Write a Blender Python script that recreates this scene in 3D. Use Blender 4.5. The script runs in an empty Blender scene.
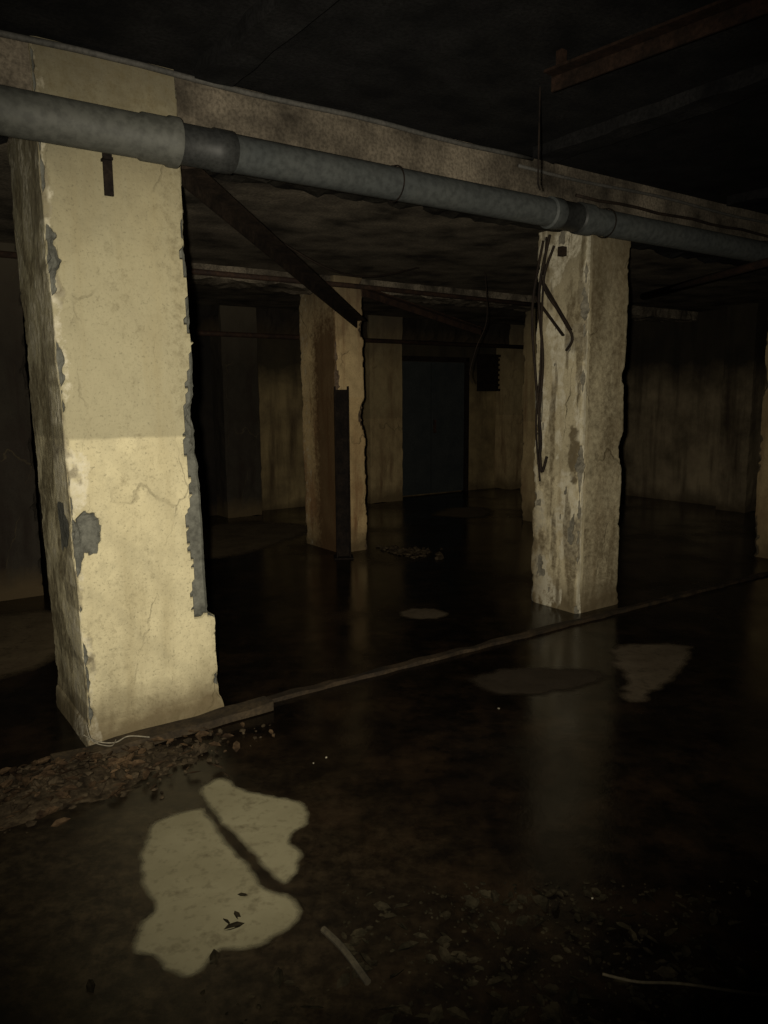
import bpy, bmesh, math, random
from mathutils import Vector, Matrix, noise
random.seed(7)
sc = bpy.context.scene
try:
    sc.view_settings.view_transform = 'Standard'
    sc.view_settings.look = 'None'
except Exception: pass
ANG = math.radians(35)
A = Vector((math.cos(ANG), math.sin(ANG), 0)); B = Vector((-math.sin(ANG), math.cos(ANG), 0))
P0 = Vector((-1.28, 3.165, 0))
def W(a, b, z=0.0): return P0 + A*a + B*b + Vector((0, 0, z))
def fn(x, y, z, o=4): return noise.fractal(Vector((x, y, z)), 0.9, 2.0, o)

# ------------------------------------------------------------ materials
class M:
    def __init__(s, name):
        s.m = bpy.data.materials.new(name); s.m.use_nodes = True
        s.nt = s.m.node_tree; s.b = s.nt.nodes['Principled BSDF']
        s.tc = s.nt.nodes.new('ShaderNodeTexCoord')
    def n(s, t, **k):
        x = s.nt.nodes.new(t)
        for a, v in k.items(): setattr(x, a, v)
        return x
    def l(s, a, b): s.nt.links.new(a, b)
    def noise(s, scale, detail=6, rough=.6, stretch=None, coord=None):
        t = s.n('ShaderNodeTexNoise'); t.inputs['Scale'].default_value = scale
        t.inputs['Detail'].default_value = detail; t.inputs['Roughness'].default_value = rough
        src = coord or s.tc.outputs['Object']
        if stretch:
            mp = s.n('ShaderNodeMapping'); mp.inputs['Scale'].default_value = stretch
            s.l(src, mp.inputs[0]); src = mp.outputs[0]
        s.l(src, t.inputs['Vector']); return t.outputs['Fac']
    def ramp(s, fac, lo, hi, v0=0.0, v1=1.0):
        r = s.n('ShaderNodeMapRange'); r.inputs[1].default_value = lo; r.inputs[2].default_value = hi
        r.inputs[3].default_value = v0; r.inputs[4].default_value = v1
        s.l(fac, r.inputs[0]); return r.outputs[0]
    def mix(s, fac, a, b, bt='MIX'):
        x = s.n('ShaderNodeMix', data_type='RGBA', blend_type=bt)
        for i, v in ((0, fac), (6, a), (7, b)):
            if isinstance(v, (int, float)): x.inputs[i].default_value = v
            elif isinstance(v, tuple): x.inputs[i].default_value = (*v, 1)
            else: s.l(v, x.inputs[i])
        return x.outputs[2]
    def math(s, op, a, b=0.0):
        x = s.n('ShaderNodeMath', operation=op)
        for i, v in ((0, a), (1, b)):
            if isinstance(v, (int, float)): x.inputs[i].default_value = v
            else: s.l(v, x.inputs[i])
        return x.outputs[0]
    def bump(s, h, strength=.5, dist=.01):
        x = s.n('ShaderNodeBump'); x.inputs['Strength'].default_value = strength
        x.inputs['Distance'].default_value = dist; s.l(h, x.inputs['Height'])
        s.l(x.outputs[0], s.b.inputs['Normal'])
    def col(s, c):
        if isinstance(c, tuple): s.b.inputs['Base Color'].default_value = (*c, 1)
        else: s.l(c, s.b.inputs['Base Color'])
    def rough(s, r):
        if isinstance(r, (int, float)): s.b.inputs['Roughness'].default_value = r
        else: s.l(r, s.b.inputs['Roughness'])

def rough_mat(name, c1, c2, scale=8, rough=.85, bump=.4, metal=0.0, grain=60, spec=.3):
    m = M(name); n1 = m.noise(scale); n2 = m.noise(grain, 3)
    c = m.mix(m.ramp(n1, .35, .65), c1, c2)
    c = m.mix(m.ramp(n2, .35, .6, .5, 0), c, tuple(x*.35 for x in c1))
    m.col(c); m.rough(rough); m.b.inputs['Metallic'].default_value = metal; m.b.inputs['Specular IOR Level'].default_value = spec
    m.bump(m.math('ADD', n1, m.math('MULTIPLY', n2, .4)), bump, .01)
    return m.m

def pillar_mat(name, low, high, line, stain, stain_amt, conc=(.20, .19, .16), top_dark=.5, cracks=.6, topz=(2.1, 2.85)):
    m = M(name)
    sep = m.n('ShaderNodeSeparateXYZ'); m.l(m.tc.outputs['Object'], sep.inputs[0])
    z = sep.outputs['Z']
    zb = m.math('ADD', z, m.math('MULTIPLY', m.math('SUBTRACT', m.noise(14, 3), .5), .012))
    c = m.mix(m.ramp(zb, line-.006, line+.006), low, high)
    blot = m.noise(3.2, 8, .65)
    c = m.mix(m.ramp(blot, .42, .72, 0, .5), c, tuple(x*.55 for x in low))
    mott = m.noise(16, 8, .75)
    c = m.mix(m.ramp(mott, .50, .72, 0, .4), c, tuple(x*.42 for x in low))
    runs = m.noise(9, 6, .6, (1, 1, .12))
    c = m.mix(m.ramp(runs, .5, .72, 0, stain_amt), c, stain)
    big = m.noise(1.7, 5, .6, (1, 1, .6))
    c = m.mix(m.ramp(big, .5, .68, 0, stain_amt), c, stain)
    w = m.n('ShaderNodeTexWave'); w.inputs['Scale'].default_value = 1.3; w.inputs['Distortion'].default_value = 2.5
    w.inputs['Detail'].default_value = 3
    mp = m.n('ShaderNodeMapping'); mp.inputs['Rotation'].default_value = (0, .75, 0); m.l(m.tc.outputs['Object'], mp.inputs[0]); m.l(mp.outputs[0], w.inputs[0])
    c = m.mix(m.ramp(w.outputs['Fac'], .0, .25, .20, 0), c, tuple(x*.5 for x in low))
    gr = m.noise(85, 4, .7)
    c = m.mix(m.ramp(gr, .45, .3, 0, .7), c, tuple(x*.3 for x in low))
    v = m.n('ShaderNodeTexVoronoi', feature='DISTANCE_TO_EDGE'); v.inputs['Scale'].default_value = 2.6
    dm = m.n('ShaderNodeMapping'); dm.inputs['Scale'].default_value = (1, 1, .35)
    add = m.n('ShaderNodeVectorMath', operation='ADD'); nv = m.n('ShaderNodeTexNoise'); nv.inputs['Scale'].default_value = 7; nv.inputs['Detail'].default_value = 5
    scl = m.n('ShaderNodeVectorMath', operation='SCALE'); scl.inputs['Scale'].default_value = .12
    m.l(m.tc.outputs['Object'], nv.inputs['Vector']); m.l(nv.outputs['Color'], scl.inputs[0]); m.l(m.tc.outputs['Object'], add.inputs[0]); m.l(scl.outputs[0], add.inputs[1])
    m.l(add.outputs[0], dm.inputs[0]); m.l(dm.outputs[0], v.inputs['Vector'])
    crk = m.math('MULTIPLY', m.ramp(v.outputs['Distance'], .010, .003), m.ramp(m.noise(2.3, 3), .48, .6))
    c = m.mix(m.math('MULTIPLY', crk, cracks), c, (.07, .055, .03))
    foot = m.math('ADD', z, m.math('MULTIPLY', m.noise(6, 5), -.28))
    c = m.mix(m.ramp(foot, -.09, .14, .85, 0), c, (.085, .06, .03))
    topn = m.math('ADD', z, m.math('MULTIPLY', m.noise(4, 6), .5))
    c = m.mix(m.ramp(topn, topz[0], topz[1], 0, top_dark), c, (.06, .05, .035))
    at = m.n('ShaderNodeAttribute', attribute_name='chip')
    cn = m.noise(22, 8, .75)
    cc = m.mix(m.ramp(cn, .35, .65), tuple(x*.4 for x in conc), conc)
    at2 = m.n('ShaderNodeAttribute', attribute_name='white')
    c = m.mix(m.ramp(m.math('ADD', at2.outputs['Fac'], m.math('MULTIPLY', m.math('SUBTRACT', cn, .5), 1.6)), .4, .75, 0, .85), c, (.55, .51, .40))
    at3 = m.n('ShaderNodeAttribute', attribute_name='dirt_dark')
    c = m.mix(m.ramp(m.math('ADD', at3.outputs['Fac'], m.math('MULTIPLY', m.math('SUBTRACT', cn, .5), 1.8)), .3, .9, 0, .88), c, tuple(x*.3+y for x, y in zip(stain, (.025, .018, .008))))
    f = m.ramp(m.math('ADD', at.outputs['Fac'], m.math('MULTIPLY', m.math('SUBTRACT', cn, .5), .9)), .38, .55)
    c = m.mix(f, c, cc)
    m.col(c); m.rough(.9); m.b.inputs['Specular IOR Level'].default_value = .2
    h = m.math('ADD', m.math('MULTIPLY', gr, .35), m.math('ADD', m.math('MULTIPLY', m.noise(25), .5), m.math('MULTIPLY', f, -.9)))
    h = m.math('ADD', h, m.math('MULTIPLY', crk, -.5))
    m.bump(h, .6, .008)
    return m.m

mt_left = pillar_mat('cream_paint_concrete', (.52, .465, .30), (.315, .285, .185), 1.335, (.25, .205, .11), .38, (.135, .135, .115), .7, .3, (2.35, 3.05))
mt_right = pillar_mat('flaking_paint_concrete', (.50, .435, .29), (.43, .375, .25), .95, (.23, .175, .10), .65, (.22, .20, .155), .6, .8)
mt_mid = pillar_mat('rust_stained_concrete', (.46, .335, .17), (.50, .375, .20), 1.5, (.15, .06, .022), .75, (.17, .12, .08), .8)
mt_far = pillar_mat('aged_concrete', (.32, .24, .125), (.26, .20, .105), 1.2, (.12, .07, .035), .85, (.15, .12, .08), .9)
mt_dark = pillar_mat('dimmed_concrete', (.035, .029, .022), (.03, .025, .018), 1.2, (.018, .012, .009), .85, (.04, .033, .026), .9)  # copy of the aged concrete with shade put into its colour

# ------------------------------------------------------------ mesh helpers
def mk(name, vs, fs, mat, loc=(0, 0, 0), rz=0.0, smooth=False, parent=None):
    me = bpy.data.meshes.new(name); me.from_pydata([tuple(v) for v in vs], [], fs); me.update()
    ob = bpy.data.objects.new(name, me); sc.collection.objects.link(ob)
    ob.location = loc; ob.rotation_euler = (0, 0, rz)
    for mm in (mat if isinstance(mat, list) else [mat]): me.materials.append(mm)
    if smooth:
        for p in me.polygons: p.use_smooth = True
    if parent: ob.parent = parent
    return ob
RI = Matrix.Rotation(-ANG, 3, 'Z')
def mkl(name, vs, fs, mat, smooth=False):
    """mesh given in world coordinates, stored in the building-grid frame"""
    return mk(name, [RI @ (Vector(v)-P0) for v in vs], fs, mat, P0, ANG, smooth)
def box_data(x0, x1, y0, y1, z0, z1, nx=1, ny=1, nz=1, f=None):
    vs = []; fs = []; idx = {}
    def vid(i, j, k):
        key = (i, j, k)
        if key not in idx:
            v = Vector((x0+(x1-x0)*i/nx, y0+(y1-y0)*j/ny, z0+(z1-z0)*k/nz))
            if f: v = f(v)
            idx[key] = len(vs); vs.append(v)
        return idx[key]
    for i in range(nx):
        for j in range(ny):
            fs.append([vid(i, j, 0), vid(i, j+1, 0), vid(i+1, j+1, 0), vid(i+1, j, 0)])
            fs.append([vid(i, j, nz), vid(i+1, j, nz), vid(i+1, j+1, nz), vid(i, j+1, nz)])
    for i in range(nx):
        for k in range(nz):
            fs.append([vid(i, 0, k), vid(i+1, 0, k), vid(i+1, 0, k+1), vid(i, 0, k+1)])
            fs.append([vid(i, ny, k), vid(i, ny, k+1), vid(i+1, ny, k+1), vid(i+1, ny, k)])
    for j in range(ny):
        for k in range(nz):
            fs.append([vid(0, j, k), vid(0, j, k+1), vid(0, j+1, k+1), vid(0, j+1, k)])
            fs.append([vid(nx, j, k), vid(nx, j+1, k), vid(nx, j+1, k+1), vid(nx, j, k+1)])
    return vs, fs
def lbox(name, a0, a1, b0, b1, z0, z1, mat, n=(1, 1, 1), rough=0.0, sd=0.0, parent=None):
    f = None
    if rough:
        def f(v):
            q = v*6+Vector((sd, a0, b0))
            return v + Vector((fn(*q), fn(q.x+9, q.y, q.z), fn(q.x, q.y+9, q.z)))*rough
    vs, fs = box_data(0, a1-a0, 0, b1-b0, 0, z1-z0, *n, f)
    return mk(name, vs, fs, mat, W(a0, b0, z0), ANG, parent=parent)
def merge(parts):
    vs = []; fs = []
    for v, f in parts:
        o = len(vs); vs += list(v); fs += [[i+o for i in q] for q in f]
    return vs, fs
def bar(p, q, w, h, up=Vector((0, 0, 1))):
    p = Vector(p); q = Vector(q); d = (q-p).normalized()
    s = d.cross(up).normalized() if abs(d.dot(up)) < .98 else Vector((1, 0, 0)); u = s.cross(d).normalized()
    vs = [e + s*sx*w/2 + u*uy*h/2 for e in (p, q) for sx, uy in ((-1, -1), (1, -1), (1, 1), (-1, 1))]
    return vs, [[0, 3, 2, 1], [4, 5, 6, 7], [0, 1, 5, 4], [1, 2, 6, 5], [2, 3, 7, 6], [3, 0, 4, 7]]
def tube(pts, r, seg=8):
    pts = [Vector(p) for p in pts]; vs = []; fs = []; n = len(pts); pu = None
    for i, p in enumerate(pts):
        d = (pts[min(i+1, n-1)]-pts[max(i-1, 0)]).normalized()
        if pu is None: pu = d.orthogonal().normalized()
        s = d.cross(pu).normalized(); pu = s.cross(d).normalized()
        rr = r[i] if isinstance(r, (list, tuple)) else r
        for k in range(seg):
            t = 2*math.pi*k/seg; vs.append(p + (pu*math.cos(t)+s*math.sin(t))*rr)
    for i in range(n-1):
        for k in range(seg):
            a = i*seg+k; b = i*seg+(k+1) % seg
            fs.append([a, b, b+seg, a+seg])
    fs.append(list(range(seg))[::-1]); fs.append([(n-1)*seg+k for k in range(seg)])
    return vs, fs
def smooth_pts(pts, n=8):
    pts = [Vector(p) for p in pts]; out = []
    for i in range(len(pts)-1):
        p0 = pts[max(i-1, 0)]; p1 = pts[i]; p2 = pts[i+1]; p3 = pts[min(i+2, len(pts)-1)]
        for k in range(n):
            t = k/n
            out.append(.5*((2*p1)+(p2-p0)*t+(2*p0-5*p1+4*p2-p3)*t*t+(3*p1-p0-3*p2+p3)*t**3))
    out.append(pts[-1]); return out

# ------------------------------------------------------------ pillars
def sm(x, a, b):
    t = max(0, min(1, (x-a)/(b-a))); return t*t*(3-2*t)
def pillar(name, a, b, wa, wb, h, mat, seed, res=.02, amp=.05, fx=None, flare=0.0, lean=0.0):
    per = []
    na = max(4, int(wa/res)); nb = max(4, int(wb/res))
    per += [(wa*i/na, 0) for i in range(na)] + [(wa, wb*i/nb) for i in range(nb)]
    per += [(wa-wa*i/na, wb) for i in range(na)] + [(0, wb-wb*i/nb) for i in range(nb)]
    nz = int(h/res); vs = []; chip = []; white = []; dirt_dark = []
    for k in range(nz+1):
        z = h*k/nz
        sz = {}
        for ci, (sx, sy) in enumerate(((0, 0), (1, 0), (1, 1), (0, 1))):
            v = fn(seed+ci*13.1, z*2.6, 0, 5)
            v2 = fn(seed+ci*7.7, z*14, 3.3, 3)
            sz[(sx, sy)] = max(.006, amp*(v*1.3+.22)+amp*.35*v2)
        for (x, y) in per:
            dx = dy = 0.0; ch = 0.0; wh = 0.0; di = 0.0
            for (sx, sy), s in sz.items():
                cx = wa-x if sx else x; cy = wb-y if sy else y
                s2 = s*(1+.35*noise.noise(Vector((x*40+seed, y*40, z*40))))
                m = s2-(cx+cy)
                if m > 0:
                    dx += (-1 if sx else 1)*m/2; dy += (-1 if sy else 1)*m/2
                    ch = max(ch, min(1, m/.02))
            q = Vector((x*5+seed, y*5, z*5)); u = .0045*noise.noise(q)+.0015*noise.noise(q*6)
            nxv = -1 if x < 1e-6 else (1 if x > wa-1e-6 else 0); nyv = -1 if y < 1e-6 else (1 if y > wb-1e-6 else 0)
            dx += nxv*u; dy += nyv*u
            if fx:
                ex, ey, ec, ew, di = fx(x, y, z, wa, wb); dx += ex; dy += ey; ch = max(ch, ec); wh = ew
            if flare and z < .1:
                g = flare*(1-z/.1)**.5; dx += nxv*g; dy += nyv*g
            vs.append((x+dx-lean*z, y+dy, z)); chip.append(ch); white.append(wh); dirt_dark.append(di)
    n = len(per); fs = []
    for k in range(nz):
        for i in range(n):
            p = k*n+i; q = k*n+(i+1) % n
            fs.append([p, q, q+n, p+n])
    fs.append(list(range(n))[::-1]); fs.append([nz*n+i for i in range(n)])
    ob = mk(name, vs, fs, mat, W(a, b, 0), ANG)
    for nm, dat in (('chip', chip), ('white', white), ('dirt_dark', dirt_dark)):
        at = ob.data.attributes.new(nm, 'FLOAT', 'POINT'); at.data.foreach_set('value', dat)
    return ob
def fx_left(x, y, z, wa, wb):
    dx = dy = ch = wh = di = 0.0
    w = .02+.06*sm(2.1-z, 0, 1.0)+.03*fn(z*5, 2.2, 0, 4)+.012*noise.noise(Vector((z*40, 0, 0)))
    if .50+.02*noise.noise(Vector((x*30, 0, 0))) < z < 2.15 and x > wa-max(w, 0.008):
        if y < .01: dy += .03
        ch = 1.0
        if x > wa-.001: dx -= .02
    if z >= 2.15 and x > wa-.02 and y < .2: dx -= .015
    if z < .50 and x > wa-.01: dx += .012
    if y < .25:
        d = math.hypot((x-.07+y*.3)/.050, (z-.95)/.105)+.45*fn(x*12, y*12, z*12, 3)
        if d < 1: dy += .018*sm(1-d, 0, .3) if y < .01 else 0; ch = max(ch, sm(1-d, 0, .15))
        d = math.hypot((x-.04)/.075, (z-1.2)/.17)+.6*fn(x*9, 4, z*9, 4)
        wh = max(wh, .62*sm(1-d, 0, .35))
        s = .045+.045*fn(3, z*4, 1, 4)
        if x < s:
            t = sm(s-x, 0, .02); wh = max(wh, .50*t); di = max(di, .65*t*sm(fn(x*6, 2, z*5, 4), -.15, .2))
            dy += .006*t if y < .01 else 0
    if x < .01:
        f = fn(y*5, 9, z*3, 5); di = max(di, .75*sm(f, -.25, .2)); wh = max(wh, .5*sm(-f, .05, .3))
    if y < .01: di = max(di, .4*sm(z, 2.38, 2.6), .42*sm(.42-z, 0, .42), .28*sm(fn(x*2.5, 7, z*1.6, 5), .1, .4), .38*sm(z-1.35, 0, .05)*sm(x-.42, -.1, .12))
    return dx, dy, ch, wh, di
def fx_right(x, y, z, wa, wb):
    ch = wh = di = 0.0
    f = fn(x*5+4, y*6, z*2.5, 5)
    if x < .02:
        wh = .62*sm(f, -.25, .15)
        di = .75*sm(y, .18, .44)*sm(1.5-z, -.2, 1.2)+.35*sm(-f, .0, .3)
        d = math.hypot((y-.06)/.07, (z-1.12)/.22)+.5*fn(1, y*9, z*9, 4)
        di = max(di, sm(1-d, 0, .4), .75*sm(fn(2, y*14, z*1.3, 4), .1, .38))
        if f > .42: ch = .7*sm(f, .42, .5)
    if x < .035 and y < .01: wh = max(wh, .62)
    if y < .01 and x > .05: di = .56+.3*fn(x*5, 8, z*1.5, 4)  # whole front face darkened, varied by noise
    return 0, 0, ch, wh, di
def fx_mid(x, y, z, wa, wb):
    di = 0
    if x < .02: di = 1.0*sm(.55-y, -.02, .3)*sm(2.35-z, -.3, .5)+.15
    elif y < .02: di = .25*sm(1.2-z, -.5, .6)
    return 0, 0, 0, .35 if (x < .02 and y > .5) else 0, di
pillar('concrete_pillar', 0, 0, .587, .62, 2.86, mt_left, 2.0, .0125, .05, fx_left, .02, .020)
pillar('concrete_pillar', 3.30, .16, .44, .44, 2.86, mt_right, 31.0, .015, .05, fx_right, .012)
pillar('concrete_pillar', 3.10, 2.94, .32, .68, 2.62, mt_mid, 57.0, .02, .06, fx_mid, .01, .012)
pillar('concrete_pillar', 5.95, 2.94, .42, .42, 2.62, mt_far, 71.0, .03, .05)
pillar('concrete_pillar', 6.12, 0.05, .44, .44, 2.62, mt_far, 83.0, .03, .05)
pillar('concrete_pillar', -.05, 2.94, .45, .45, 2.62, mt_dark, 95.0, .03, .05)
pillar('concrete_pillar', -3.2, 0, .5, .5, 2.86, mt_dark, 99.0, .04, .05)

# ------------------------------------------------------------ room shell
m_floor = M('wet_floor')
geo = m_floor.tc.outputs['Object']
n1 = m_floor.noise(.9, 6, .6); n2 = m_floor.noise(7, 8, .65); n3 = m_floor.noise(60, 4, .7); n4 = m_floor.noise(2.6, 8, .7)
dist = m_floor.n('ShaderNodeVectorMath', operation='DISTANCE'); m_floor.l(geo, dist.inputs[0]); dist.inputs[1].default_value = (-1.15, 1.7, 0)
d = m_floor.math('ADD', dist.outputs['Value'], m_floor.math('MULTIPLY', m_floor.math('SUBTRACT', n1, .5), 1.6))
mud = m_floor.ramp(d, .6, 1.7, 1, 0)
c = m_floor.mix(m_floor.ramp(n2, .4, .65), (.003, .0023, .0018), (.009, .0062, .004))
c = m_floor.mix(m_floor.ramp(n4, .50, .66, 0, .8), c, (.020, .0125, .007))
mudc = m_floor.mix(m_floor.ramp(m_floor.noise(22, 8, .75), .42, .62), (.010, .007, .004), (.036, .026, .014))
c = m_floor.mix(m_floor.math('MULTIPLY', mud, m_floor.ramp(n2, .3, .6, .3, 1)), c, mudc)
m_floor.col(c)
m_floor.rough(m_floor.math('ADD', m_floor.ramp(n1, .42, .62, .10, .32), m_floor.math('MULTIPLY', mud, .35)))
m_floor.b.inputs['Specular IOR Level'].default_value = .26
m_floor.bump(m_floor.math('ADD', m_floor.math('MULTIPLY', n2, .6), m_floor.math('MULTIPLY', n3, .12)), .12, .02)
m_ceil_f = rough_mat('dimmed_ceiling', (.005, .005, .0055), (.016, .0155, .0155), 4, .95, .6, spec=.1)  # torch falloff painted in: ceiling colour taken down to near black
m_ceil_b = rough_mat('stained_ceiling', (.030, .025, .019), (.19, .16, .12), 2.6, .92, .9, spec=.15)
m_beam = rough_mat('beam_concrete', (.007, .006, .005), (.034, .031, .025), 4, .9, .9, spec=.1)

def wall_mat(name, base, dark, stain):
    m = M(name); g = m.tc.outputs['Object']
    c = m.mix(m.ramp(m.noise(1.3, 8, .65), .35, .65), dark, base)
    c = m.mix(m.ramp(m.noise(5, 6, .6, (1, 1, .12)), .48, .7, 0, .8), c, stain)
    sep = m.n('ShaderNodeSeparateXYZ'); m.l(g, sep.inputs[0])
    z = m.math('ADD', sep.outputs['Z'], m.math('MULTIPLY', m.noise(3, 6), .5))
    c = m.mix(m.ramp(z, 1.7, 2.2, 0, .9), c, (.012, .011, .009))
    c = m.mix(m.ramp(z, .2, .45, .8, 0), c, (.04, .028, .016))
    m.col(c); m.rough(.95); m.b.inputs['Specular IOR Level'].default_value = .15; m.bump(m.noise(30, 6), .4, .01); return m.m
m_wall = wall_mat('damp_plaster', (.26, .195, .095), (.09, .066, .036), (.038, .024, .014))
m_walld = wall_mat('dimmed_plaster', (.022, .018, .014), (.010, .0085, .007), (.009, .0065, .0045))  # shade put into the plaster colour to keep these walls dark
m_wallr = wall_mat('damp_plaster_brown', (.24, .19, .12), (.07, .055, .036), (.03, .021, .014))

vs, fs = box_data(-7, 12, -7, 17, -.2, 0, 1, 1, 1)
mk('floor', vs, fs, m_floor.m)
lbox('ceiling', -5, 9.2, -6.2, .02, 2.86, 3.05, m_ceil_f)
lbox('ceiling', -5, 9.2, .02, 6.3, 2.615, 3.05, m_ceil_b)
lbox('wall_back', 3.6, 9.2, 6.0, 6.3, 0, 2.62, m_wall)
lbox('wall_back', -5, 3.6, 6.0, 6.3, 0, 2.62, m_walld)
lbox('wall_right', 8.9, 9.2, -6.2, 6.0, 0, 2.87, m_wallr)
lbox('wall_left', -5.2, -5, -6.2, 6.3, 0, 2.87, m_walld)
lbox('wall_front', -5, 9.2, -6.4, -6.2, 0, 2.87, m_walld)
for a0, a1, mt in ((3.12, 3.6, mt_dark), (5.3, 5.86, mt_far), (8.0, 8.45, mt_far)):
    lbox('wall_pilaster', a0, a1, 5.66, 6.02, 0, 2.62, mt, (6, 4, 30), .01, a0)
for b0, b1, mt in ((-1.5, -1.1, m_wallr), (.55, 1.55, m_walld), (2.0, 2.4, m_wallr), (4.6, 5.0, m_wallr)):
    lbox('wall_pilaster', 8.60, 8.92, b0, b1, 0, 2.62, mt, (4, 6, 30), .01, b0)
def beam(a0, a1, b0, b1, z0, z1, mat, sd):
    return lbox('ceiling_beam', a0, a1, b0, b1, z0, z1, mat, (int((a1-a0)/.05), 5, 6), .03, sd)
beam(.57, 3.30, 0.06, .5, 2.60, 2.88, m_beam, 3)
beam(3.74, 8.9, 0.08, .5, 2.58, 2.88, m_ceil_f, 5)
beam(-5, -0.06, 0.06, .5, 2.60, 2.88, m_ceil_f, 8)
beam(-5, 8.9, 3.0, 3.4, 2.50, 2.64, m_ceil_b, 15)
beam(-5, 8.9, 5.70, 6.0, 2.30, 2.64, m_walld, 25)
# shallow joists, dimmed like the slab, on the front ceiling
for a0 in (-1.4, .55, 2.5, 4.4):
    lbox('ceiling_joist', a0, a0+.16, -6.1, -.12, 2.80, 2.87, m_ceil_f, (2, 60, 2), .012, a0)

# ------------------------------------------------------------ drain pipe
m_pvc = rough_mat('grey_pipe_plastic', (.056, .058, .051), (.073, .074, .065), 3, .65, .03, 0, 30)
m_pvc2 = rough_mat('blue_grey_pipe', (.056, .062, .062), (.070, .075, .072), 3, .65, .03, 0, 30)
m_dark = rough_mat('dark_coupling', (.020, .021, .021), (.03, .031, .030), 8, .5, .05)
prof = [(-4.9, .083, 0), (.30, .083, 0), (.31, .090, 0), (.41, .090, 0), (.42, .097, 0), (.455, .097, 0), (.46, .080, 2), (.60, .080, 2), (.61, .086, 2), (.69, .086, 2),
        (.70, .078, 1), (2.62, .076, 1), (2.63, .087, 1), (2.70, .087, 1), (2.71, .080, 2), (2.86, .080, 2), (2.87, .089, 1), (2.97, .089, 1), (2.98, .076, 1), (5.2, .076, 1), (5.21, .088, 2), (5.32, .088, 2), (5.33, .076, 1), (8.88, .076, 1)]
SEG = 40; vs = []; fs = []; mi = []
for t, r, _ in prof:
    for k in range(SEG):
        th = 2*math.pi*k/SEG; vs.append((t, r*math.cos(th), r*math.sin(th)))
for i in range(len(prof)-1):
    for k in range(SEG):
        fs.append([i*SEG+k, (i+1)*SEG+k, (i+1)*SEG+(k+1) % SEG, i*SEG+(k+1) % SEG]); mi.append(prof[i][2])
pipe = mk('drain_pipe', vs, fs, [m_pvc, m_pvc2, m_dark], W(0, -.125, 2.53), ANG, True)
pipe.data.polygons.foreach_set('material_index', mi)
es = pipe.modifiers.new('edges', 'EDGE_SPLIT'); es.split_angle = math.radians(40)

m_steel = rough_mat('rusty_steel', (.020, .011, .008), (.05, .026, .015), 12, .8, .4, .1)
m_black = rough_mat('blackened_steel', (.007, .0055, .005), (.017, .012, .009), 12, .85, .4, 0, spec=.1)
m_cable = rough_mat('cable_sheath', (.055, .054, .049), (.09, .084, .075), 6, .7, .1)
m_cabd = rough_mat('dark_cable', (.014, .010, .008), (.028, .019, .013), 6, .8, .1, spec=.15)
for a in (1.55, 3.12, 4.9):
    parts = []
    ring = [W(a, -.125+.083*math.cos(t), 2.53+.083*math.sin(t)) for t in [2*math.pi*i/24 for i in range(25)]]
    parts.append(tube(ring, .004, 6))
    parts.append(bar(W(a, -.125, 2.612), W(a, .03, 2.63), .02, .006))
    mkl('pipe_strap', *merge(parts), m_black)
mkl('wall_bracket', *merge([bar(W(.2, -.03, 2.48), W(.2, -.03, 2.31), .035, .012, B), bar(W(.2, -.05, 2.45), W(.2, .01, 2.45), .035, .01)]), m_black)
pts = [W(-4.9+i*.25, -.02, 2.835+.006*math.sin(i*1.3)) for i in range(31)]
mkl('conduit', *tube(pts, .012, 10), m_cable, smooth=True)
pts = [W(2.5+i*.25, -.01, 2.79-.008*math.sin(i*.9)) for i in range(24)]
mkl('conduit', *tube(pts, .010, 8), m_cable, smooth=True)
pts = [W(3.0+i*.2, 0, 2.70-.006*math.sin(i*1.9)) for i in range(20)]
mkl('conduit', *tube(pts, .010, 8), m_cabd, smooth=True)

p, q = Vector((-.86, 3.62, 2.52)), Vector((-.20, 7.25, 2.20))
mk('diagonal_brace', *merge([bar(p, q, .09, .012), bar(p+Vector((-.04, 0, -.03)), q+Vector((-.04, 0, -.03)), .012, .08)]), rough_mat('dark_angle_steel', (.012, .009, .007), (.03, .021, .015), 12, .8, .4, 0, spec=.1))
p, q = Vector((-.15, 7.4, 2.50)), Vector((1.2, 9.3, 2.28))
mk('diagonal_brace', *merge([bar(p, q, .08, .012), bar(p+Vector((-.04, 0, -.03)), q+Vector((-.04, 0, -.03)), .012, .07)]), m_steel)
parts = []
c0 = Vector((-.385, 7.13, 0))
d1 = Vector((1, .1, 0)).normalized(); d2 = Vector((-.1, 1, 0)).normalized()
for s in (-1, 1):
    parts.append(bar(c0+d1*.06*s, c0+d1*.06*s+Vector((0, 0, 1.6)), .012, .12, d2))
parts.append(bar(c0, c0+Vector((0, 0, 1.57)), .12, .012, d2))
parts.append(bar(c0, c0+Vector((0, 0, .015)), .18, .18, d2))
mk('steel_post', *merge(parts), m_black)
mk('ceiling_angle_iron', *merge([bar((.68, 3.34, 2.79), (1.45, 2.45, 2.79), .07, .01), bar((.70, 3.37, 2.76), (1.47, 2.48, 2.76), .01, .06), bar((.72, 3.30, 2.79), (.72, 3.30, 2.862), .03, .03, A), bar((1.41, 2.5, 2.79), (1.41, 2.5, 2.862), .03, .03, A)]), rough_mat('brown_steel', (.008, .005, .0035), (.022, .012, .008), 12, .85, .3, 0, spec=.1))
mk('hanging_rod', *tube([(.707, 3.66, 2.87), (.707, 3.66, 2.45), (.715, 3.65, 2.42)], .004, 8), m_black)
mk('rusty_pipe', *tube([(2.40, 7.3, 2.4), (2.65, 5.49, 2.4), (3.0, 3.6, 2.4)], .03, 14), m_steel, smooth=True)
mkl('rusty_pipe', *tube([W(.2, 2.55, 2.47), W(3.0, 2.55, 2.47), W(5.8, 2.55, 2.44)], .022, 14), m_steel, smooth=True)
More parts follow.
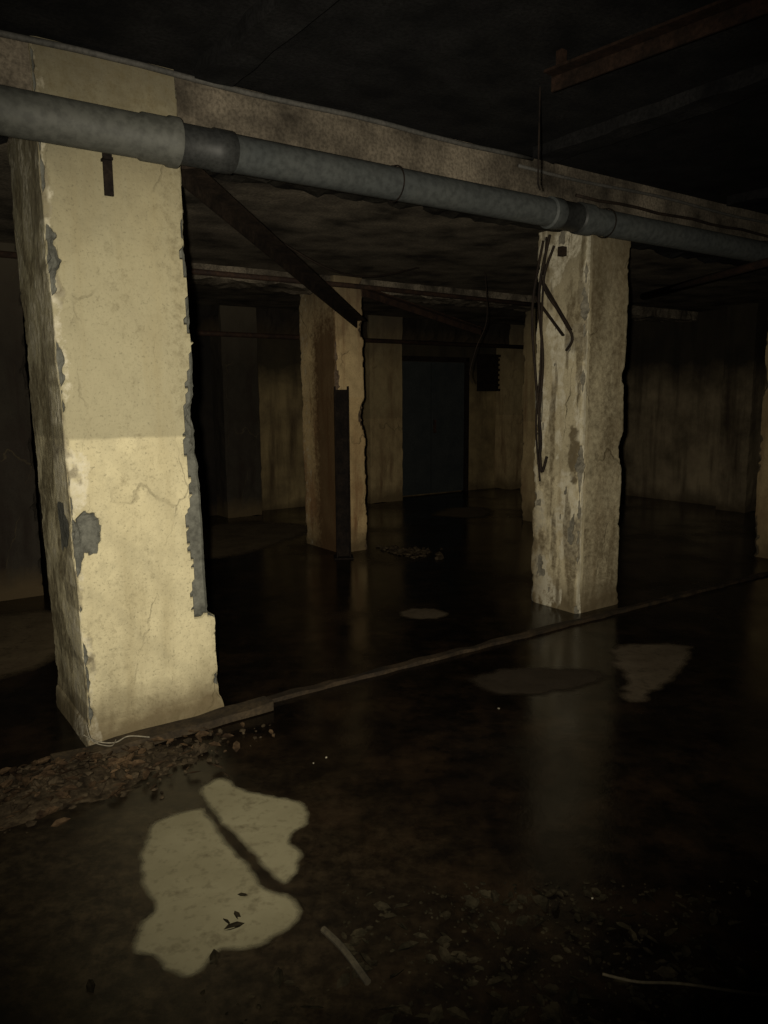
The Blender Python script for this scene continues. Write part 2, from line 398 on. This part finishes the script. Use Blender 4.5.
mkl('rusty_pipe', *tube([W(.2, 5.5, 2.26), W(8.8, 5.5, 2.26)], .03, 14), m_steel, smooth=True)
for a in (2.65, 2.78, 4.55):
    mkl('riser_pipe', *tube([W(a, 5.9, .0), W(a, 5.9, 2.28)], .045, 14), m_black, smooth=True)

L = []
L.append(tube(smooth_pts([W(3.28, .47, 2.58), W(3.22, .50, 2.2), W(3.25, .48, 1.75), W(3.26, .51, 1.35), W(3.25, .47, .98), W(3.26, .43, 1.08)]), .010, 6))
L.append(tube(smooth_pts([W(3.28, .53, 2.55), W(3.20, .54, 2.1), W(3.23, .52, 1.6), W(3.25, .48, 1.2), W(3.26, .51, 1.02)]), .009, 6))
L.append(tube(smooth_pts([W(3.28, .50, 2.57), W(3.22, .47, 2.1), W(3.25, .50, 1.7), W(3.25, .53, 1.3), W(3.26, .49, .9)]), .007, 6))
L.append(tube(smooth_pts([W(3.27, .42, 2.50), W(3.22, .46, 2.25), W(3.24, .30, 2.02), W(3.25, .22, 1.88), W(3.26, .28, 1.80)]), .009, 6))
L += [bar(W(3.24, .50, 2.28), W(3.25, .24, 1.93), .03, .014), bar(W(3.24, .56, 2.18), W(3.25, .30, 1.9), .022, .012), bar(W(3.24, .34, 2.45), W(3.285, .34, 2.45), .04, .06)]
mkl('hanging_cables', *merge(L), m_cabd, smooth=False)
mk('hanging_wire', *tube(smooth_pts([(.93, 7.2, 2.62), (.95, 7.2, 2.2), (.86, 7.2, 1.95), (.80, 7.2, 1.72), (.83, 7.2, 1.62)]), .005, 6), m_cabd, smooth=True)
mk('hanging_wire', *tube(smooth_pts([W(1.6, 1.5, 2.62), W(2.2, 1.6, 2.42), W(2.8, 1.9, 2.45), W(3.5, 2.2, 2.62)]), .008, 6), m_cabd, smooth=True)

m_added_door = rough_mat('blue_grey_added_door', (.020, .024, .025), (.032, .036, .036), 4, .7, .15)
e = bpy.data.objects.new('added_dark_door_1', None); sc.collection.objects.link(e); e.location = W(6.62, 5.97, 0); e.rotation_euler = (0, 0, ANG)  # door added only to darken this stretch of back wall
def child(nm, x0, x1, y0, y1, z0, z1, mat, par):
    v, f = box_data(x0, x1, y0, y1, z0, z1); o = mk(nm, v, f, mat); o.parent = par; return o
child('added_door_leaf_1', -.66, -.01, -.02, .03, .02, 2.02, m_added_door, e); child('added_door_leaf_2', .01, .66, -.02, .03, .02, 2.02, m_added_door, e)
child('added_door_jamb_1', -.74, -.67, -.05, .03, 0, 2.1, m_black, e); child('added_door_jamb_2', .67, .74, -.05, .03, 0, 2.1, m_black, e)
child('added_door_head', -.74, .74, -.05, .03, 2.03, 2.1, m_black, e)
child('added_door_handle', .04, .07, -.06, -.02, .95, 1.15, m_steel, e)
hb = lambda *a: box_data(*a)
parts = [hb(0, .5, -.02, .03, 0, .5), hb(-.04, 0, -.07, .03, -.04, .54), hb(.5, .54, -.07, .03, -.04, .54), hb(0, .5, -.07, .03, -.04, 0), hb(0, .5, -.07, .03, .5, .54)]
for i in range(6): parts.append(hb(0, .5, -.05, -.04, .04+i*.08, .08+i*.08))
mk('ventilation_grille', *merge(parts), m_black, W(7.62, 5.96, 1.62), ANG)

# ------------------------------------------------------------ floor features
m_curb = rough_mat('wet_curb', (.014, .010, .006), (.052, .034, .018), 7, .7, .5)
def curbf(v):
    q = v*7; return v+Vector((0, .012*noise.noise(q), .012*noise.noise(q+Vector((5, 5, 5)))*(1 if v.z > .01 else 0)))
vs, fs = box_data(.86, 8.9, -.02, .03, 0, .020, 240, 3, 2, curbf)
mk('floor_curb', vs, fs, m_curb, W(0, 0, 0), ANG)
m_wood = rough_mat('rotten_wood', (.02, .014, .008), (.06, .042, .022), 10, .8, .5)
vs, fs = box_data(0, 1.0, 0, .09, 0, .04, 50, 4, 2, curbf)
mk('wood_plank', vs, fs, m_wood, W(-.18, -.17, .006), ANG+.05)

def floor_patch_mat(name, c1, c2, mudc):
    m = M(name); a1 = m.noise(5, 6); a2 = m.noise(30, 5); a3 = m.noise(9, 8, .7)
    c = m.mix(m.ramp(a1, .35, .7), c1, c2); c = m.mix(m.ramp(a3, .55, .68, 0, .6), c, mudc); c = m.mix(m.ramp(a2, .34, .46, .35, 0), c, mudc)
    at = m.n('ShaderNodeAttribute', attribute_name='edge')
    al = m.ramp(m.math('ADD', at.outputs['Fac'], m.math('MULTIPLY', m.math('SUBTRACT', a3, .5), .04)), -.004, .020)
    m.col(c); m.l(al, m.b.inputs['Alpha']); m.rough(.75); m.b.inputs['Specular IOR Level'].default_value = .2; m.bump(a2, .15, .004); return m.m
m_pale_refl = floor_patch_mat('pale_reflection', (.195, .178, .112), (.15, .135, .082), (.06, .047, .026))  # pale reflection on the wet floor, painted as a surface colour
m_brown_patch = floor_patch_mat('brown_patch', (.09, .070, .046), (.06, .045, .028), (.018, .013, .008))  # brown patches, lighter than the floor around them
m_silt3 = floor_patch_mat('sandy_silt', (.13, .098, .056), (.08, .058, .033), (.03, .02, .012))
def patch(name, pts, mat, h=.003, jit=.008, sub=6, step=.012):
    P = smooth_pts([(x, y, 0) for x, y in pts]+[(pts[0][0], pts[0][1], 0)], sub)[:-1]
    P = [p+Vector((noise.noise(p*18)*jit, noise.noise(p*18+Vector((7, 7, 7)))*jit, 0)) for p in P]
    n = len(P)
    def sd(x, y):
        ins = False; best = 9
        for i in range(n):
            a = P[i]; b = P[(i+1) % n]
            if (a.y > y) != (b.y > y) and x < (b.x-a.x)*(y-a.y)/(b.y-a.y)+a.x: ins = not ins
            ex, ey = b.x-a.x, b.y-a.y; t = max(0, min(1, ((x-a.x)*ex+(y-a.y)*ey)/(ex*ex+ey*ey+1e-12)))
            best = min(best, math.hypot(x-a.x-ex*t, y-a.y-ey*t))
        return best if ins else -best
    x0 = min(p.x for p in P)-.03; x1 = max(p.x for p in P)+.03; y0 = min(p.y for p in P)-.03; y1 = max(p.y for p in P)+.03
    nx = int((x1-x0)/step)+1; ny = int((y1-y0)/step)+1; vs = []; ed = []; fs = []; id = {}
    D = {(i, j): sd(x0+i*step, y0+j*step) for i in range(nx+1) for j in range(ny+1)}
    sc_ = .010/max(step, .010)
    def vi(k):
        if k not in id:
            id[k] = len(vs); vs.append((x0+k[0]*step, y0+k[1]*step, h)); ed.append(D[k]*sc_+.008)
        return id[k]
    for i in range(nx):
        for j in range(ny):
            ks = [(i, j), (i+1, j), (i+1, j+1), (i, j+1)]
            if max(D[k] for k in ks) > -.03/sc_: fs.append([vi(k) for k in ks])
    ob = mk(name, vs, fs, mat); at = ob.data.attributes.new('edge', 'FLOAT', 'POINT'); at.data.foreach_set('value', ed); return ob
patch('floor_patch', [(-.675, 2.635), (-.746, 2.62), (-.823, 2.535), (-.816, 2.41), (-.766, 2.218), (-.685, 2.098), (-.701, 2.01), (-.689, 1.91), (-.636, 1.89), (-.58, 1.835), (-.499, 1.828), (-.462, 1.90), (-.357, 1.93), (-.29, 1.99), (-.255, 2.053), (-.29, 2.13), (-.355, 2.155), (-.475, 2.325), (-.59, 2.49)], m_pale_refl, jit=.015, step=.008)  # painted reflection, first of two pieces with a dark gap between
patch('floor_patch', [(-.645, 2.645), (-.70, 2.76), (-.70, 2.818), (-.645, 2.872), (-.556, 2.78), (-.433, 2.726), (-.321, 2.68), (-.287, 2.564), (-.335, 2.43), (-.284, 2.34), (-.300, 2.24), (-.320, 2.20), (-.425, 2.34), (-.54, 2.50)], m_pale_refl, h=.0045, jit=.015, step=.008)
patch('floor_patch', [(1.37, 4.45), (1.566, 4.5), (1.81, 4.45), (1.644, 4.09), (1.436, 3.83), (1.272, 3.64), (1.207, 3.67), (1.31, 3.95), (1.307, 4.18)], m_brown_patch, jit=.05, step=.02)
patch('floor_patch', [(.10, 5.2), (.2, 5.33), (.38, 5.3), (.42, 5.15), (.28, 5.08), (.15, 5.1)], m_brown_patch, jit=.03, step=.015)
patch('floor_patch', [(.45, 3.95), (.7, 4.1), (1.2, 4.05), (1.0, 3.8), (.6, 3.72)], floor_patch_mat('dark_silt', (.03, .022, .014), (.02, .014, .008), (.01, .007, .004)), jit=.05, step=.02)
patch('floor_patch', [(.6, 9.7), (.9, 10.3), (1.3, 10.4), (1.4, 9.9), (1.1, 9.5)], m_silt3, jit=.05, step=.05)
patch('floor_patch', [(-2.1, 6.8), (-2.1, 8.9), (-1.5, 9.2), (-.95, 9.0), (-.85, 8.5), (-1.1, 7.9), (-1.4, 7.3)], m_silt3, jit=.06, step=.06)
patch('floor_patch', [(-2.6, 3.9), (-2.9, 5.0), (-2.2, 5.3), (-1.95, 4.6), (-2.1, 4.0)], m_silt3, jit=.05, step=.04)
mk('broken_stick', *tube(smooth_pts([(-.18, 1.98, .010), (-.12, 1.9, .012), (-.05, 1.78, .010)]), .010, 7), rough_mat('wet_stick', (.03, .024, .014), (.05, .042, .025), 10))

def chunk(c, s, fl=.5):
    bm = bmesh.new(); bmesh.ops.create_icosphere(bm, subdivisions=1, radius=1)
    o = Vector((random.random()*50, 0, 0)); R = Matrix.Rotation(random.random()*6.3, 3, 'Z') @ Matrix.Rotation(random.uniform(-.5, .5), 3, 'X')
    sx, sy, sz = random.uniform(.6, 1.4), random.uniform(.5, 1), random.uniform(.3, fl+.3)
    vs = []
    for v in bm.verts:
        p = v.co*(1+.5*noise.noise(v.co*1.5+o)); vs.append(R @ Vector((p.x*sx, p.y*sy, p.z*sz))*s + c)
    fs = [[v.index for v in f.verts] for f in bm.faces]; bm.free(); return vs, fs
def leaf(c, s):
    R = Matrix.Rotation(random.random()*6.3, 3, 'Z') @ Matrix.Rotation(random.uniform(-.7, .7), 3, 'X') @ Matrix.Rotation(random.uniform(-.4, .4), 3, 'Y')
    pts = [(-1, 0, 0), (-.4, .45, .12), (.4, .4, .1), (1, 0, 0), (.4, -.4, .15), (-.4, -.45, .1), (0, 0, -.08)]
    return [R @ Vector(p)*s + c for p in pts], [[0, 6, 1], [1, 6, 2], [2, 6, 3], [3, 6, 4], [4, 6, 5], [5, 6, 0]]
m_rub = rough_mat('rubble', (.014, .010, .006), (.07, .052, .031), 14, .9, .5, spec=.1)
m_leaf = rough_mat('dead_leaves', (.02, .012, .007), (.09, .058, .031), 9, .9, .2, spec=.1)
parts = []; mats = []
def heap(a, b):
    g = math.exp(-((a+.40)/.62)**2)*math.exp(-((b+.27)/.17)**2); return .06*g*(1+.5*noise.noise(Vector((a*6, b*6, 0))))
gv = []; gf = []; NX, NY = 60, 26
for i in range(NX+1):
    for j in range(NY+1):
        a = -1.9+2.6*i/NX; b = -.66+.61*j/NY
        gv.append(W(a, b, heap(a, b)+.010*noise.noise(Vector((a*20, b*20, 4)))-.013))
for i in range(NX):
    for j in range(NY): k = i*(NY+1)+j; gf.append([k, k+NY+1, k+NY+2, k+1])
parts.append((gv, gf)); mats.append(0)
for i in range(620):
    a = random.gauss(-.40, .46); b = random.gauss(-.28, .12)
    if b > -.06 or a > .75: continue
    s = random.uniform(.004, .016) if random.random() < .9 else random.uniform(.02, .036)
    parts.append(chunk(W(a, b, max(0, heap(a, b))+s*.25), s)); mats.append(0)
for i in range(420):
    a = random.gauss(-.42, .46); b = random.gauss(-.30, .13)
    if b > -.06 or a > .7: continue
    parts.append(leaf(W(a, b, max(0, heap(a, b))+.018), random.uniform(.012, .036))); mats.append(1)
rub = mkl('rubble_heap', *merge(parts), [m_rub, m_leaf])
rub.data.polygons.foreach_set('material_index', [mt for (v, f), mt in zip(parts, mats) for _ in f])
m_twine = rough_mat('pale_twine', (.16, .145, .11), (.26, .23, .17), 10, .8, .1)
mkl('twine', *merge([tube(smooth_pts([W(-.06, -.13, .12), W(.0, -.12, .07), W(.06, -.15, .062), W(.12, -.14, .07), W(.2, -.17, .055)]), .003, 6),
    tube(smooth_pts([W(-.04, -.10, .15), W(-.03, -.14, .09), W(.03, -.19, .07), W(.07, -.13, .065)]), .0025, 6)]), m_twine, smooth=True)
parts = []
for i in range(1000):
    x = random.gauss(.5, .4); y = random.uniform(1.45, 2.2)
    if x < -.15 and y > 1.8: continue
    s = random.uniform(.002, .009); parts.append(chunk(Vector((x, y, s*.1)), s))
for i in range(260):
    x = random.gauss(.45, .4); y = random.uniform(1.45, 2.15); parts.append(leaf(Vector((x, y, .005)), random.uniform(.012, .035)))
m_grav = rough_mat('wet_gravel', (.007, .006, .0035), (.026, .021, .012), 14, .95, .4, spec=.05)
mk('gravel_debris', *merge(parts), m_grav)
parts = []
for i in range(260):
    x = random.gauss(.06, .2); y = random.gauss(7.3, .16)
    la = (Vector((x, y, 0))-P0).dot(A)
    if la < 3.50: continue
    s = random.uniform(.012, .04); parts.append(chunk(Vector((x, y, s*.3)), s))
mkl('rubble_heap', *merge(parts), m_rub)
parts = []
for x, y in ((.55, 3.55), (-.30, 3.0), (-.25, 3.05), (.62, 2.12)):
    s = random.uniform(.004, .007); parts.append(chunk(Vector((x, y, s*.3)), s))
mk('plaster_crumbs', *merge(parts), m_twine)
mk('old_wire', *tube(smooth_pts([(.56, 1.80, .012), (.64, 1.77, .014), (.75, 1.765, .012), (.9, 1.73, .014), (1.05, 1.70, .012)]), .004, 6), rough_mat('muddy_wire', (.045, .037, .022), (.085, .07, .042), 10), smooth=True)

# ------------------------------------------------------------ light
ld = bpy.data.lights.new('phone_torch', 'SPOT'); ld.energy = 690; ld.color = (1, .915, .735)
ld.spot_size = math.radians(86); ld.spot_blend = 1; ld.shadow_soft_size = .02
lo = bpy.data.objects.new('phone_torch', ld); sc.collection.objects.link(lo); lo.location = (-.07, 0, 1.52)
lo.rotation_euler = (Vector((-.15, 5, 1.05))-Vector((-.07, 0, 1.52))).to_track_quat('-Z', 'Y').to_euler()
w = bpy.data.worlds.new('dark'); sc.world = w; w.use_nodes = True
w.node_tree.nodes['Background'].inputs[0].default_value = (.5, .55, .7, 1); w.node_tree.nodes['Background'].inputs[1].default_value = .002

# ------------------------------------------------------------ camera
cd = bpy.data.cameras.new('camera'); cam = bpy.data.objects.new('camera', cd); sc.collection.objects.link(cam)
cd.sensor_fit = 'VERTICAL'; cd.sensor_height = 36; cd.lens = 36*769/1024; cd.clip_start = .05
cam.location = (0, 0, 1.5)
cam.rotation_euler = (Matrix.Rotation(math.radians(81.5), 3, 'X') @ Matrix.Rotation(math.radians(-.4), 3, 'Z')).to_euler()
sc.camera = cam
